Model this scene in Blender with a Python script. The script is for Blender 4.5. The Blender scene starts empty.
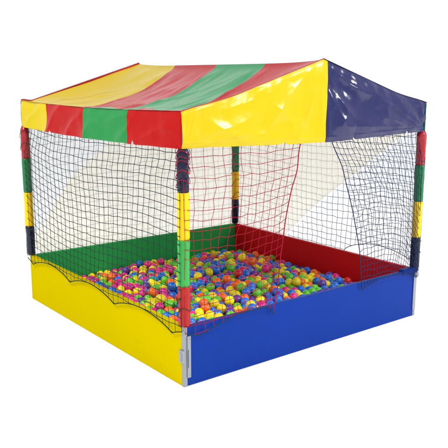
import bpy, math, random
from mathutils import Vector, Matrix, noise
sc = bpy.context.scene
col = sc.collection
rnd = random.Random(7)
R = math.radians

# ------------------------------------------------------------------ camera
W, D, H = 2.0, 2.0434, 0.3475           # pit width, depth, wall height (m)
ZB, ZT, ZA = 1.3056, 1.4941, 1.7675     # canopy hem, eave, ridge
CY, CP, CR = 0.9090, -0.2020, 0.0016
cam = bpy.data.objects.new('camera', bpy.data.cameras.new('camera'))
col.objects.link(cam)
d = Vector((math.cos(CY)*math.cos(CP), math.sin(CY)*math.cos(CP), math.sin(CP)))
r = d.cross(Vector((0, 0, 1))).normalized()
u = r.cross(d)
r2 = r*math.cos(CR) + u*math.sin(CR)
u2 = u*math.cos(CR) - r*math.sin(CR)
m3 = Matrix((r2, u2, -d)).transposed()
cam.matrix_world = Matrix.Translation((-2.0836, -3.0258, 1.6657)) @ m3.to_4x4()
cam.data.sensor_width = 36
cam.data.lens = 717.9/448*36
cam.data.clip_start = .05
cam.data.clip_end = 500
sc.camera = cam

# ------------------------------------------------------------------ world, lamps, exposure
wd = bpy.data.worlds.new('World')
sc.world = wd
wd.use_nodes = True
bg = wd.node_tree.nodes['Background']
bg.inputs[0].default_value = (1, 1, 1, 1)
bg.inputs[1].default_value = 1.18

def area(name, loc, target, size, power, colr=(1, 1, 1)):
    l = bpy.data.lights.new(name, 'AREA')
    l.shape = 'RECTANGLE'
    l.size, l.size_y = size
    l.energy = power
    l.color = colr
    o = bpy.data.objects.new(name, l)
    o.location = loc
    o.rotation_euler = (Vector(target) - Vector(loc)).to_track_quat('-Z', 'Y').to_euler()
    col.objects.link(o)
area('studio_key_lamp', (4.7, -5.0, 3.3), (1, .6, .8), (1.1, 1.1), 230, (1, .985, .96))
area('added_ground_fill_front', (1.9, -2.9, 6.2), (1.7, -1.5, 0), (1.6, 1.6), 240, (1, .99, .98))  # unseen lamp, added to whiten the ground in front of the pit
area('added_ground_fill_left', (-3.4, .9, 5.4), (-1.2, 1, 0), (2.0, 2.0), 300, (1, .99, .97))  # added fill, set high so the ground on the left turns white
sc.view_settings.view_transform = 'Standard'
sc.view_settings.look = 'None'
sc.view_settings.exposure = 0
sc.view_settings.gamma = 1

# ------------------------------------------------------------------ materials
def srgb(r_, g_, b_):
    f = lambda c: c/12.92 if c <= .04045 else ((c+.055)/1.055)**2.4
    return (f(r_/255), f(g_/255), f(b_/255), 1)

def mat(name, colr, rough=.4, spec=.3, metal=0., var=.06, vscale=6., bump=0., bscale=40., trans=0., scuff=0., coat=0.):
    m = bpy.data.materials.new(name)
    m.use_nodes = True
    nt = m.node_tree
    b = nt.nodes['Principled BSDF']
    b.inputs['Roughness'].default_value = rough
    b.inputs['Specular IOR Level'].default_value = spec
    b.inputs['Metallic'].default_value = metal
    b.inputs['Coat Weight'].default_value = coat
    b.inputs['Coat Roughness'].default_value = .18
    tc = nt.nodes.new('ShaderNodeTexCoord')
    n = nt.nodes.new('ShaderNodeTexNoise')
    n.inputs['Scale'].default_value = vscale
    n.inputs['Detail'].default_value = 6
    n.inputs['Roughness'].default_value = .6
    nt.links.new(tc.outputs['Object'], n.inputs['Vector'])
    mx = nt.nodes.new('ShaderNodeMix')
    mx.data_type = 'RGBA'
    mx.inputs['A'].default_value = tuple(c*(1-var) for c in colr[:3]) + (1,)
    mx.inputs['B'].default_value = tuple(min(1, c*(1+var)) for c in colr[:3]) + (1,)
    nt.links.new(n.outputs['Fac'], mx.inputs['Factor'])
    nt.links.new(mx.outputs['Result'], b.inputs['Base Color'])
    if scuff:
        n3 = nt.nodes.new('ShaderNodeTexNoise'); n3.inputs['Scale'].default_value = 2.2; n3.inputs['Detail'].default_value = 8
        n3.inputs['Distortion'].default_value = 1.5
        nt.links.new(tc.outputs['Object'], n3.inputs['Vector'])
        mr = nt.nodes.new('ShaderNodeMapRange')
        mr.inputs['From Min'].default_value = .35; mr.inputs['From Max'].default_value = .7
        mr.inputs['To Min'].default_value = rough-scuff; mr.inputs['To Max'].default_value = rough+scuff
        nt.links.new(n3.outputs['Fac'], mr.inputs['Value'])
        nt.links.new(mr.outputs[0], b.inputs['Roughness'])
    if scuff:
        mp = nt.nodes.new('ShaderNodeMapping'); mp.inputs['Scale'].default_value = (2.2, 2.2, 14)
        mp.inputs['Rotation'].default_value = (.35, .25, .1)
        n4 = nt.nodes.new('ShaderNodeTexNoise'); n4.inputs['Scale'].default_value = 3.5; n4.inputs['Detail'].default_value = 9
        n4.inputs['Roughness'].default_value = .72
        nt.links.new(tc.outputs['Object'], mp.inputs['Vector']); nt.links.new(mp.outputs[0], n4.inputs['Vector'])
        m4 = nt.nodes.new('ShaderNodeMapRange')
        m4.inputs['From Min'].default_value = .58; m4.inputs['From Max'].default_value = .74
        m4.inputs['To Min'].default_value = 0; m4.inputs['To Max'].default_value = .28
        nt.links.new(n4.outputs['Fac'], m4.inputs['Value'])
        mx2 = nt.nodes.new('ShaderNodeMix'); mx2.data_type = 'RGBA'
        mx2.inputs['B'].default_value = tuple(c*.72 for c in colr[:3]) + (1,)
        nt.links.new(m4.outputs[0], mx2.inputs['Factor'])
        nt.links.new(mx.outputs['Result'], mx2.inputs['A'])
        nt.links.new(mx2.outputs['Result'], b.inputs['Base Color'])
    if bump:
        n2 = nt.nodes.new('ShaderNodeTexNoise')
        n2.inputs['Scale'].default_value = bscale
        n2.inputs['Detail'].default_value = 3
        nt.links.new(tc.outputs['Object'], n2.inputs['Vector'])
        bp = nt.nodes.new('ShaderNodeBump')
        bp.inputs['Strength'].default_value = bump
        bp.inputs['Distance'].default_value = .01
        nt.links.new(n2.outputs['Fac'], bp.inputs['Height'])
        nt.links.new(bp.outputs['Normal'], b.inputs['Normal'])
    return m

def vinyl(name, colr, rough=.18, spec=.3, bump=.25, bscale=9., coat=0.):
    return mat(name, colr, rough, spec, var=.05, vscale=4, bump=bump, bscale=bscale, coat=coat)

M = {
 'yellow_vinyl': vinyl('yellow_vinyl', srgb(184, 160, 0), spec=.2),
 'navy_vinyl': vinyl('navy_vinyl', srgb(18, 23, 71), spec=.36, rough=.14),
 'red_vinyl': vinyl('red_vinyl', srgb(150, 8, 8), spec=.06),
 'green_vinyl': vinyl('green_vinyl', srgb(26, 116, 56), spec=.08),
 'yellow_strip': vinyl('yellow_strip_vinyl', srgb(178, 158, 0), spec=.05),
 'yellow_roof': vinyl('yellow_roof_vinyl', srgb(154, 132, 0), rough=.27, spec=.24, coat=.14),
 'red_roof': vinyl('red_roof_vinyl', srgb(132, 10, 20), rough=.27, spec=.24, coat=.14),
 'green_roof': vinyl('green_roof_vinyl', srgb(34, 108, 66), rough=.27, spec=.24, coat=.14),
 'yellow_wall': mat('yellow_wall_paint', srgb(176, 158, 0), .5, .0, var=.035, vscale=2.5, bump=.03, bscale=25, scuff=.04),
 'blue_wall': mat('blue_wall_paint', srgb(12, 46, 128), .25, .05, var=.06, vscale=2.5, bump=.05, bscale=5, scuff=.12),
 'green_wall': mat('green_wall_paint', srgb(38, 156, 80), .45, .12, var=.04, bump=.03, bscale=25),
 'red_wall': mat('red_wall_paint', srgb(204, 18, 28), .4, .12, var=.04, bump=.03, bscale=25),
 'aluminium': mat('brushed_aluminium', srgb(128, 132, 138), .38, .5, metal=.5, var=.05, vscale=30),
 'latch': mat('grey_latch_plastic', srgb(128, 133, 142), .35, .5, metal=.3, var=.08),
 'slot': mat('dark_slot', srgb(60, 62, 66), .6, .3),
 'white_pole': mat('white_pole', srgb(225, 225, 225), .35, .4),
 'sl_red': vinyl('red_sleeve_vinyl', srgb(138, 14, 26), .16, .4, .6, 26),
 'sl_green': vinyl('green_sleeve_vinyl', srgb(20, 98, 54), .2, .3, .4, 22),
 'sl_brightgreen': vinyl('bright_green_sleeve_vinyl', srgb(42, 146, 64), .25, .25, .3, 18),
 'sl_brightred': vinyl('bright_red_sleeve_vinyl', srgb(150, 18, 12), .25, .25, .35, 20),
 'sl_yellow': vinyl('yellow_sleeve_vinyl', srgb(214, 176, 0), .3, .2, .2, 16),
 'sl_navy': vinyl('navy_sleeve_vinyl', srgb(10, 13, 42), .15, .3, .6, 26),
 'cord_green': mat('dark_green_cord', srgb(30, 50, 40), .8, .1),
 'cord_red': mat('red_cord', srgb(138, 20, 42), .8, .1),
 'cord_navy': mat('navy_cord', srgb(28, 40, 72), .8, .1),
 'cord_grey': mat('dark_grey_cord', srgb(58, 66, 84), .8, .1),
 'cord_dark': mat('blackish_green_cord', srgb(24, 40, 30), .8, .1),
 'floor': mat('pit_floor', srgb(40, 60, 110), .6, .2),
 'ground': mat('white_studio_ground', (.93, .93, .93, 1), .7, .1, var=.004),
}
def sheer(name, colr, opacity):
    m = bpy.data.materials.new(name); m.use_nodes = True
    nt = m.node_tree; nt.nodes.clear()
    o = nt.nodes.new('ShaderNodeOutputMaterial')
    t = nt.nodes.new('ShaderNodeBsdfTransparent')
    df = nt.nodes.new('ShaderNodeBsdfDiffuse'); tl = nt.nodes.new('ShaderNodeBsdfTranslucent')
    df.inputs[0].default_value = colr; tl.inputs[0].default_value = colr
    tc = nt.nodes.new('ShaderNodeTexCoord'); n = nt.nodes.new('ShaderNodeTexNoise')
    n.inputs['Scale'].default_value = 3
    nt.links.new(tc.outputs['Object'], n.inputs['Vector'])
    mr = nt.nodes.new('ShaderNodeMapRange')
    mr.inputs['To Min'].default_value = opacity-.04; mr.inputs['To Max'].default_value = opacity+.04
    nt.links.new(n.outputs['Fac'], mr.inputs['Value'])
    a = nt.nodes.new('ShaderNodeMixShader'); a.inputs[0].default_value = .5
    nt.links.new(df.outputs[0], a.inputs[1]); nt.links.new(tl.outputs[0], a.inputs[2])
    b = nt.nodes.new('ShaderNodeMixShader')
    nt.links.new(mr.outputs[0], b.inputs[0])
    nt.links.new(t.outputs[0], b.inputs[1]); nt.links.new(a.outputs[0], b.inputs[2])
    nt.links.new(b.outputs[0], o.inputs[0])
    return m
M['cream'] = sheer('cream_backdrop_patch', srgb(228, 223, 207), .64)  # cream tone of the leftover studio background, for the added sheets

M['pale'] = sheer('pale_blue_backdrop_patch', srgb(208, 214, 223), .54)  # bluish-white part of that background, also on added sheets

# ------------------------------------------------------------------ helpers
class MB:
    def __init__(s): s.v = []; s.f = []; s.mi = []
    def add(s, v, f, mi=0):
        o = len(s.v); s.v += [tuple(p) for p in v]
        s.f += [tuple(i+o for i in q) for q in f]; s.mi += [mi]*len(f)
    def box(s, a, b, mi=0):
        (x0, y0, z0), (x1, y1, z1) = a, b
        v = [(x0,y0,z0),(x1,y0,z0),(x1,y1,z0),(x0,y1,z0),(x0,y0,z1),(x1,y0,z1),(x1,y1,z1),(x0,y1,z1)]
        s.add(v, [(3,2,1,0),(4,5,6,7),(0,1,5,4),(1,2,6,5),(2,3,7,6),(3,0,4,7)], mi)
    def tube(s, pts, rad, n=4, mi=0):
        pts = [Vector(p) for p in pts]
        if len(pts) < 2: return
        v = []; f = []
        for i, p in enumerate(pts):
            t = (pts[min(i+1, len(pts)-1)] - pts[max(i-1, 0)])
            if t.length < 1e-9: t = Vector((0, 0, 1))
            t.normalize()
            a = t.cross(Vector((.31, .52, .79)) if abs(t.z) < .9 else Vector((1, .2, 0))).normalized()
            b = t.cross(a)
            for k in range(n):
                q = 2*math.pi*k/n
                v.append(p + (a*math.cos(q) + b*math.sin(q))*rad)
        for i in range(len(pts)-1):
            for k in range(n):
                f.append((i*n+k, i*n+(k+1) % n, (i+1)*n+(k+1) % n, (i+1)*n+k))
        f.append(tuple(range(n))[::-1]); f.append(tuple((len(pts)-1)*n+k for k in range(n)))
        s.add(v, f, mi)
    def knot(s, p, rad):
        x, y, z = p
        v = [(x+rad,y,z),(x-rad,y,z),(x,y+rad,z),(x,y-rad,z),(x,y,z+rad),(x,y,z-rad)]
        s.add(v, [(0,2,4),(2,1,4),(1,3,4),(3,0,4),(2,0,5),(1,2,5),(3,1,5),(0,3,5)])
    def grid(s, fn, nu, nv, mi=None, thick=0.):
        v = [fn(i/nu, j/nv) for j in range(nv+1) for i in range(nu+1)]
        for j in range(nv):
            for i in range(nu):
                pass
        o = len(s.v); s.v += [tuple(p) for p in v]
        for j in range(nv):
            for i in range(nu):
                a = o + j*(nu+1) + i
                s.f.append((a, a+1, a+nu+2, a+nu+1))
                s.mi.append(mi((i+.5)/nu, (j+.5)/nv) if mi else 0)
    def build(s, name, mats, parent=None, label=None, smooth=True, bevel=0., solid=0.):
        me = bpy.data.meshes.new(name)
        me.from_pydata(s.v, [], s.f)
        if not isinstance(mats, (list, tuple)): mats = [mats]
        for m in mats: me.materials.append(m)
        me.polygons.foreach_set('material_index', s.mi)
        me.polygons.foreach_set('use_smooth', [smooth]*len(s.f))
        me.update()
        o = bpy.data.objects.new(name, me)
        col.objects.link(o)
        if parent: o.parent = parent
        if label: o['label'] = label
        if solid:
            md = o.modifiers.new('solid', 'SOLIDIFY'); md.thickness = solid; md.offset = -1
        if bevel:
            md = o.modifiers.new('bevel', 'BEVEL'); md.width = bevel; md.segments = 3
            md.limit_method = 'ANGLE'
            me.polygons.foreach_set('use_smooth', [False]*len(s.f))
        return o

def nz(x, y, z=0.): return noise.noise(Vector((x, y, z)))
def fbm(x, y, z=0.): return nz(x, y, z) + .5*nz(2.1*x, 2.1*y, z+7) + .25*nz(4.3*x, 4.3*y, z+13)
def ridge(x, y, z=0.):                     # sharp folds
    return (1-abs(nz(x, y, z)))**4
def sstep(a, b, x):
    t = max(0, min(1, (x-a)/(b-a))); return t*t*(3-2*t)

# ------------------------------------------------------------------ ground
g = MB(); g.add([(-120,-120,0),(120,-120,0),(120,120,0),(-120,120,0)], [(0,1,2,3)])
go = g.build('ground', M['ground'], smooth=False); go['kind'] = 'structure'

# ------------------------------------------------------------------ the ball pit
pit = bpy.data.objects.new('ball_pit', None)
col.objects.link(pit)
pit['label'] = 'square ball pit with coloured walls, netted sides and a striped gable roof'
pit['category'] = 'ball pit'

CH = .024           # corner channel size
T = .030            # wall panel thickness
fl = MB(); fl.box((T+.002, T+.002, .004), (W-T-.002, D-T-.002, .012)); fl.build('floor_mat', M['floor'], pit, smooth=False)

# walls (each butts against the aluminium corner channels)
w = MB(); w.box((.002, CH+.001, .003), (T, D-CH-.001, H-.002)); w.box((.0015, D-CH-.0005, .003), (.0030, D-.004, H-.002))
yw = w.build('wall_panel', M['yellow_wall'], pit, 'yellow side wall panel', bevel=.003)
w = MB(); w.box((CH+.001, .002, .003), (W-CH-.001, T, H-.002))
bw = w.build('wall_panel', M['blue_wall'], pit, 'blue side wall panel', bevel=.003)
w = MB(); w.box((CH+.001, D-T, .003), (W-CH-.001, D-.002, H-.002))
w.build('wall_panel', M['green_wall'], pit, 'green back wall panel', bevel=.003)
w = MB(); w.box((W-T, CH+.001, .003), (W-.002, D-CH-.001, H-.002))
w.build('wall_panel', M['red_wall'], pit, 'red back wall panel', bevel=.003)
# blue padded end of the blue wall, at the right corner
w = MB(); w.box((W-.16, -.006, H-.030), (W+.012, T+.012, H+.012))
w.build('padded_cap', M['blue_wall'], bw, bevel=.012)

SL = {'red': M['sl_red'], 'green': M['sl_green'], 'yellow': M['sl_yellow'], 'navy': M['sl_navy'],
      'bright green': M['sl_brightgreen'], 'bright red': M['sl_brightred']}
cuts = [H+.004, .572, .826, 1.078, 1.315]
def sleeve(cx, cy, z0, z1, name, parent, top=False, rad=.0335):
    b = MB(); n = 28; k = 26
    def fn(i, j):
        a = 2*math.pi*i; z = z0 + (z1-z0)*j
        rr = rad
        e = min(j, 1-j)
        rr -= .003*(1-sstep(0, .05, e))
        rr += .0022*fbm(math.cos(a)*1.5 + cx*9, math.sin(a)*1.5 + cy*9, z*9)
        rr -= .005*ridge(math.cos(a)*2.2 + 3*cx, math.sin(a)*2.2 + z*4, z*13)*(.8 if top else .25)
        if top: rr *= 1 - .30*sstep(.80, 1., j)**2
        return (cx + rr*math.cos(a), cy + rr*math.sin(a), z)
    b.grid(fn, n, k)
    o = len(b.v)
    b.add([(cx, cy, z1-.004), (cx, cy, z0+.004)], [])
    for i in range(n):
        b.f.append((k*(n+1)+i, k*(n+1)+i+1, o)); b.mi.append(0)
        b.f.append((i+1, i, o+1)); b.mi.append(0)
    b.build('foam_sleeve', SL[name], parent, name + ' foam sleeve of the post')

def post(cx, cy, order, label):
    c = MB()
    sx = 1 if cx < 1 else -1; sy = 1 if cy < 1 else -1
    x0 = 0 if cx < 1 else W-CH; y0 = 0 if cy < 1 else D-CH
    c.box((x0 + (.0035 if cx < 1 and cy > 1 else 0), y0, .001), (x0+CH, y0+CH, H+.001))
    ch = c.build('corner_channel', M['aluminium'], pit, bevel=.003)
    p = MB(); p.tube([(cx, cy, H), (cx, cy, ZT-.02)], .013, 16)
    po = p.build('corner_post', M['white_pole'], pit, label)
    for k, nm in enumerate(order):          # bottom to top
        sleeve(cx, cy, cuts[k]+.0005, cuts[k+1]-.0005, nm, po, k == 3)
    return ch
N4 = ['navy', 'yellow', 'green', 'red']
chf = post(.016, .016, ['bright red', 'bright green', 'yellow', 'navy'], 'post with navy, yellow, green and red sleeves from the top')
post(.006, D-.018, N4, 'post at the outer end of the yellow wall')
chr_ = post(W-.012, .016, N4, 'post at the outer end of the blue wall')
post(W-.020, D-.020, N4, 'post where the green and red walls meet')

# latch hardware on the front corner
l = MB(); l.box((CH-.004, -.0075, .052), (CH+.019, .0015, .292))
lp = l.build('latch_plate', M['latch'], chf, bevel=.003)
l = MB(); l.box((CH-.0015, -.0092, .112), (CH+.0015, -.0060, .215)); l.build('latch_slot', M['slot'], chf, smooth=False)
l = MB(); l.box((-.0105, -.0085, .140), (.0015, CH+.012, .212)); l.build('latch_block', M['latch'], chf, bevel=.004)
l = MB(); l.box((-.0135, .004, .152), (-.0095, CH-.002, .200)); l.build('latch_tongue', M['aluminium'], chf, bevel=.002)
l = MB(); l.box((W-CH-.010, -.006, .050), (W-.004, .0015, .296)); l.build('latch_plate', M['latch'], chr_, bevel=.003)
# a few rivets on both plates
for (x, z) in ((CH+.011, .07), (CH+.011, .275), (W-CH-.004, .06), (W-CH-.004, .285)):
    b = MB(); b.tube([(x, -.0066 if x > 1 else -.0082, z), (x, -.004, z)], .004, 10)
    b.build('rivet', M['aluminium'], chf if x < 1 else chr_)

# ------------------------------------------------------------------ canopy
SAG = .135
def slope_pt(t, s, side=0):
    """t along the ridge from the front gable (0) to the rear one (1), s from the eave (0) to the ridge (1)."""
    e = 1 - abs(2*t-1)**6
    z = ZT + (ZA-ZT)*s
    z -= SAG*e*max(0., math.sin(math.pi*s**1.12))**.7 + .030*(1-s)*sstep(0, .09 + .3*(1-t), s)
    z -= .016*math.sin(math.pi*t)*max(0, 1-s*6)**2 - .004*max(0, 1-s*12)
    z += .007*sum(math.exp(-((t-q)/.006)**2) for q in (.25, .5, .75))*sstep(0, .1, s)*sstep(0, .12, 1-s) - .005*sum(math.exp(-((t-q-.018)/.010)**2) for q in (.25, .5, .75))*sstep(0, .12, 1-s)
    z -= .018*e*s**4
    wr = sstep(0, .12, s)*sstep(0, .10, 1-s)
    z += wr*(.010*fbm(t*3.2, s*1.4, side*9+2) + .006*nz(t*14 + 1.5*s, s*1.6, side*9+4)*e + .0032*nz(t*34 + 3*s, s*2.0, side*9+6)*e + 
         .013*ridge(t*7 + s*1.6, s*1.3, side+30)*e + .006*ridge(t*17 + s*2.4, s*1.8, side+32)*e + .009*ridge(t*4 - s*1.1, s*3.0 + t*5, side+34)*e*sstep(.1, .4, 1-s))
    x = -.009 + 1.009*s
    if side: x = W-.004-x*(W-1.004)
    y = -.004 + t*D
    return (x, y, z)
roof = MB()
stripe = lambda t: (1, 2, 1, 0)[min(3, int(t*4))]   # front to back: red, green, red, yellow
roof.grid(lambda a, b: slope_pt(a, b, 0), 160, 64, lambda a, b: stripe(a))
canopy = roof.build('canopy', [M['yellow_roof'], M['red_roof'], M['green_roof']], pit, 'striped vinyl roof of yellow, red and green bands')
roof = MB()
roof.grid(lambda a, b: slope_pt(a, b, 1), 96, 40, lambda a, b: (2, 1, 2, 0)[min(3, int(a*4))])
roof.build('roof_slope', [M['yellow_roof'], M['red_roof'], M['green_roof']], canopy, 'roof slope facing away')

def gable_top(x, run=.39):
    s = x if x <= 1 else W-x
    return ZT + (ZA-ZT)*s - .030*(1-s)*sstep(0, run, s)
def gable_bot(x):
    return ZB - .020*math.sin(math.pi*x/W)**2 + .004*nz(x*5, 3)
def notch(x, cx, wd_, h_):
    return h_*max(0, 1-abs(x-cx)/wd_)
def gable(x0, x1, y, front, nu, nv, seed):
    b = MB()
    def fn(i, j):
        x = x0 + (x1-x0)*i
        zb = gable_bot(x)
        for c in ((.70, .03, .010), (1.28, .012, .014), (1.80, .010, .024)):
            zb += notch(x, *c)
        zt = gable_top(x, .39 if front else .09) + (.002 if front else .003)
        z = zb + (zt-zb)*j
        ed = min(1, min(j, 1-j)*5)
        k = .016*fbm(x*1.7, z*1.9, seed) + .0035*fbm(x*6, z*6, seed+3)
        # tension folds fanning out of the apex and the lower corners
        dx, dz = x-1.0, z-ZA
        an = math.atan2(dx, -dz); rr = math.hypot(dx, dz)
        k += .012*ridge(an*2.0, rr*1.3, seed+20)*sstep(.06, .30, rr)*(1-sstep(.45, .9, rr))
        cxn = 0 if x < 1 else W
        dx, dz = abs(x-cxn), z-ZB
        an = math.atan2(dz, dx+1e-6); rr = math.hypot(dx, dz)
        k += .010*ridge(an*2.2, rr*1.6+4, seed+40)*sstep(0, .12, rr)*(1-sstep(.35, .75, rr))
        k += .012*ridge(x*2.1+z*2.5, z*3.5-x*.8, seed+60)*(1-sstep(.3, .8, j))
        # puckers along the seam under the roof and along the hem
        k += .013*nz(x*13, z*3, seed+70)*sstep(.78, .95, j)
        k += .003*math.exp(-((z-zb-.028)/.0035)**2) + .009*nz(x*10, z*3, seed+80)*(1-sstep(.05, .2, j)) - .014*(1-sstep(0, .09, j))**2
        k -= .012*sstep(.90, 1., j)**2
        k *= (ed*.8 + .2)*(.8 if seed == 1 else 1.)
        return (x, y - (k if front else -k), z)
    b.grid(fn, nu, nv)
    return b
gable(-.0085, 1.035, -.008, True, 180, 80, 1).build('gable_panel', M['yellow_vinyl'], canopy, 'yellow half of the gable', solid=.0015)
gable(1.035, W-.007, -.008, True, 180, 80, 5).build('gable_panel', M['navy_vinyl'], canopy, 'navy half of the gable', solid=.0015)
gable(-.006, W+.006, D, False, 120, 40, 9).build('gable_panel', M['red_vinyl'], canopy, 'red gable at the rear', solid=.0015)

def valance(x, sgn, colors, seed, name_label):
    b = MB()
    def fn(i, j):
        bow = .030*math.sin(math.pi*j)*math.exp(-((i-175/220)/.03)**2)
        y = -.009 + i*(D+.005) - bow
        zb = ZB - .014*math.sin(math.pi*i) + .003*nz(y*6, seed)
        for c in ((.46, .014, .030), (1.55, .012, .018)): zb += notch(y, *c)
        zt = ZT + .003 - .016*math.sin(math.pi*i)
        z = zb + (zt-zb)*j
        ed = min(1, min(i, 1-i)*12)
        k = (.010*fbm(y*2.5, z*3, seed) + .010*ridge(y*3 + z*3.2, z*5, seed+5)*(1-.5*j))*ed
        k -= .006*sstep(.75, 1, j)
        return (x + sgn*(k+.004), y, z)
    def ci(i, j):
        t = [57/220, 115/220, 175/220]
        return colors[sum(i > q for q in t)]
    b.grid(fn, 220, 34, ci)
    return b.build('valance', [M['yellow_strip'], M['red_vinyl'], M['green_vinyl']], canopy, name_label, solid=.0015)
valance(-.003, -1, (1, 2, 1, 0), 11, 'eave strip of yellow, red, green and red panels')
valance(W-.016, 1, (2, 1, 2, 0), 15, 'eave strip on the far side')

def gable_line(y, x0, x1, n=60, run=.39):
    return [(x0+(x1-x0)*i/n, y, gable_top(x0+(x1-x0)*i/n, run)+.004) for i in range(n+1)]
pp = MB(); pp.tube(gable_line(-.007, .0, 1.0), .0026, 6); pp.build('piping', M['red_roof'], canopy, 'red edge piping')
pp = MB(); pp.tube(gable_line(-.007, 1.0, W-.006), .0028, 6); pp.build('piping', M['sl_navy'], canopy, 'dark navy edge piping')
pp = MB(); pp.tube([(x, y, z+.003) for x, y, z in gable_line(D+.001, 0, 1, 60, .09)], .005, 6); pp.build('piping', M['red_roof'], canopy, 'red edge piping at the rear')
# light poles that hold the roof up
fr = MB()
for a, b in (((.016,.016,ZT-.03),(W-.012,.016,ZT-.03)), ((.016,D-.02,ZT-.03),(W-.02,D-.02,ZT-.03)),
             ((.014,.016,ZT-.03),(.014,D-.02,ZT-.03)), ((W-.014,.016,ZT-.03),(W-.014,D-.02,ZT-.03)),
             ((1.0,.012,ZA-.045),(1.0,D-.012,ZA-.045))):
    fr.tube([a, b], .011, 10)
for y in (.016, D-.02):
    fr.tube([(1.0, y, ZT-.03), (1.0, y, ZA-.045)], .010, 10)
fr.build('roof_frame', M['white_pole'], pit)

# ------------------------------------------------------------------ nets
def net(name, label, fn, nu, nv, hem, m, rad, keep=None, sub=4, knots=True, hem_rad=None, hem_off=None, edge=None, jit=0., hem_m=None):
    """fn(u, v) -> point, u across, v from the bottom (0) to the top (1); hem(u) -> lowest v shown there."""
    b = MB()
    J = {}
    def jp(i, j):
        if (i, j) not in J: J[(i, j)] = (rnd.uniform(-jit, jit), rnd.uniform(-jit, jit))
        return J[(i, j)]
    def P(i, j):
        i0, j0 = int(math.floor(i)), int(math.floor(j))
        fi, fj = i-i0, j-j0
        fi, fj = fi*fi*(3-2*fi), fj*fj*(3-2*fj)
        a = [jp(i0+p, j0+q) for p, q in ((0,0),(1,0),(0,1),(1,1))]
        wts = [(1-fi)*(1-fj), fi*(1-fj), (1-fi)*fj, fi*fj]
        ju = sum(k*q[0] for k, q in zip(wts, a)); jv = sum(k*q[1] for k, q in zip(wts, a))
        if i <= 0 or i >= nu: ju = 0
        return fn(max(0, min(1, (i+ju)/nu)), max(-.3, min(1, (j+jv)/nv)))
    ok = lambda p, i: p[2] >= hem(i/nu) - 1e-6
    for i in range(nu+1):
        run = []
        for q in range(nv*sub, -9*sub, -1):
            p = P(i, q/sub)
            if not ok(p, i):
                run.append(P(i, (q+.5)/sub)[:2] + (hem(i/nu),)); break
            run.append(p)
        b.tube(run, rad)
    for j in range(-8, nv+1):
        run = []
        for q in range(nu*sub+1):
            i = q/sub
            p = P(i, j)
            if ok(p, i): run.append(p)
            else:
                b.tube(run, rad); run = []
        b.tube(run, rad)
        if knots:
            for i in range(nu+1):
                p = P(i, j)
                if ok(p, i): b.knot(p, rad*2.3)
    o = b.build(name, m, pit, label)
    h = MB()
    line = []
    for q in range(nu*4+1):
        uu = q/(nu*4)
        # find the hem point: same plane position, at hem height
        lo, hi = -.6, 1.
        for _ in range(24):
            mid = (lo+hi)/2
            if fn(uu, mid)[2] < hem(uu): lo = mid
            else: hi = mid
        p = fn(uu, hi)
        line.append((p[0], p[1], hem(uu)))
    h.tube(line, hem_rad or rad*1.6, 6)
    h.build('hem_cord', hem_m or m, o)
    if edge is not None:
        e = MB()
        e.tube([fn(edge, .0 + k/60) for k in range(-6, 61) if fn(edge, k/60)[2] >= hem(edge)-.002], rad*2.0, 6)
        e.build('edge_cord', m, o)
    return o

def tuck(z, lo=-.014, hi=.016):      # the net hangs outside the posts and slips in behind the hem of the canopy
    return lo + (hi-lo)*sstep(ZB-.20, ZB-.02, z)
ZTOP = ZB + .06                      # nets are tied up behind the valance
def scallop(s, cusp0, step, high, dip, p=.75):
    k = ((s-cusp0)/step) % 1.0
    return high - dip*(1-math.sin(math.pi*k)**p)

# yellow side
def f_left(u_, v_):
    y = u_*D
    z = .30 + (ZTOP-.30)*v_
    g_ = math.exp(-(1-u_)/.20)
    z += .125*g_*(.1+.9*math.sin(math.pi*min(1, max(0, v_)))) 
    z += .030*math.sin(y*3.1+.6)*math.sin(math.pi*max(0, min(1, v_))) + .010*nz(y*3, v_*3, 1)
    y += .03*math.sin(v_*5+y*2)*math.sin(math.pi*u_) + .05*(v_-.4)*math.sin(math.pi*u_)*.5
    x = tuck(z) - (.010*nz(y*1.7, v_*2.5, 4) + .006)*math.sin(math.pi*max(0, min(.9, v_))/.9)
    return (x, y, z)
net('safety_net', 'dark green net above the yellow wall', f_left, 34, 22,
    lambda a: scallop(a*D, .094, .62, .352, .062), M['cord_green'], .0018, hem_rad=.0032, jit=.07)

# blue side, red curtain: its free edge sweeps down and back
def red_edge(z):
    k = [(.30, .640), (.373, .657), (.613, .683), (.819, .718), (1.021, .760), (1.135, .805), (1.295, .856), (1.5, .93)]
    for (z0, x0), (z1, x1) in zip(k, k[1:]):
        if z <= z1: return x0 + (x1-x0)*(z-z0)/(z1-z0)
    return k[-1][1]
def f_red(u_, v_):
    z = .30 + (ZTOP-.30)*v_
    lean = .05*(v_-.5)*math.sin(math.pi*u_)
    c = u_ + .13*(1-max(0, min(1, v_)))**2*math.sin(math.pi*u_)   # gathers towards the free edge low down
    x = c*red_edge(z) + lean + .012*math.sin(v_*9+u_*4)*u_*(1-u_)*4
    z += -.030*math.sin(math.pi*u_)*math.sin(math.pi*max(0, min(1, v_))) + .045*u_*u_*(1-v_)*(v_ > 0) + .010*nz(u_*4, v_*4, 8)
    y = tuck(z) - .014*nz(u_*3, v_*3, 2)*math.sin(math.pi*max(0, min(.9, v_))/.9)
    return (x, y, z)
def hem_red(a):
    x = a*.655
    if x < .32: return .353 - .070*(1-min(1, abs(x-.074)/.245))**1.3*(1 if x > .074 else .9)
    return .353 - .058*max(0, 1-abs(x-.642)/.075)**1.5
net('safety_net', 'red net curtain beside the front post', f_red, 13, 20,
    hem_red, M['cord_red'], .0017, hem_rad=.0024, hem_m=M['cord_green'], edge=1., jit=.09)

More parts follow.
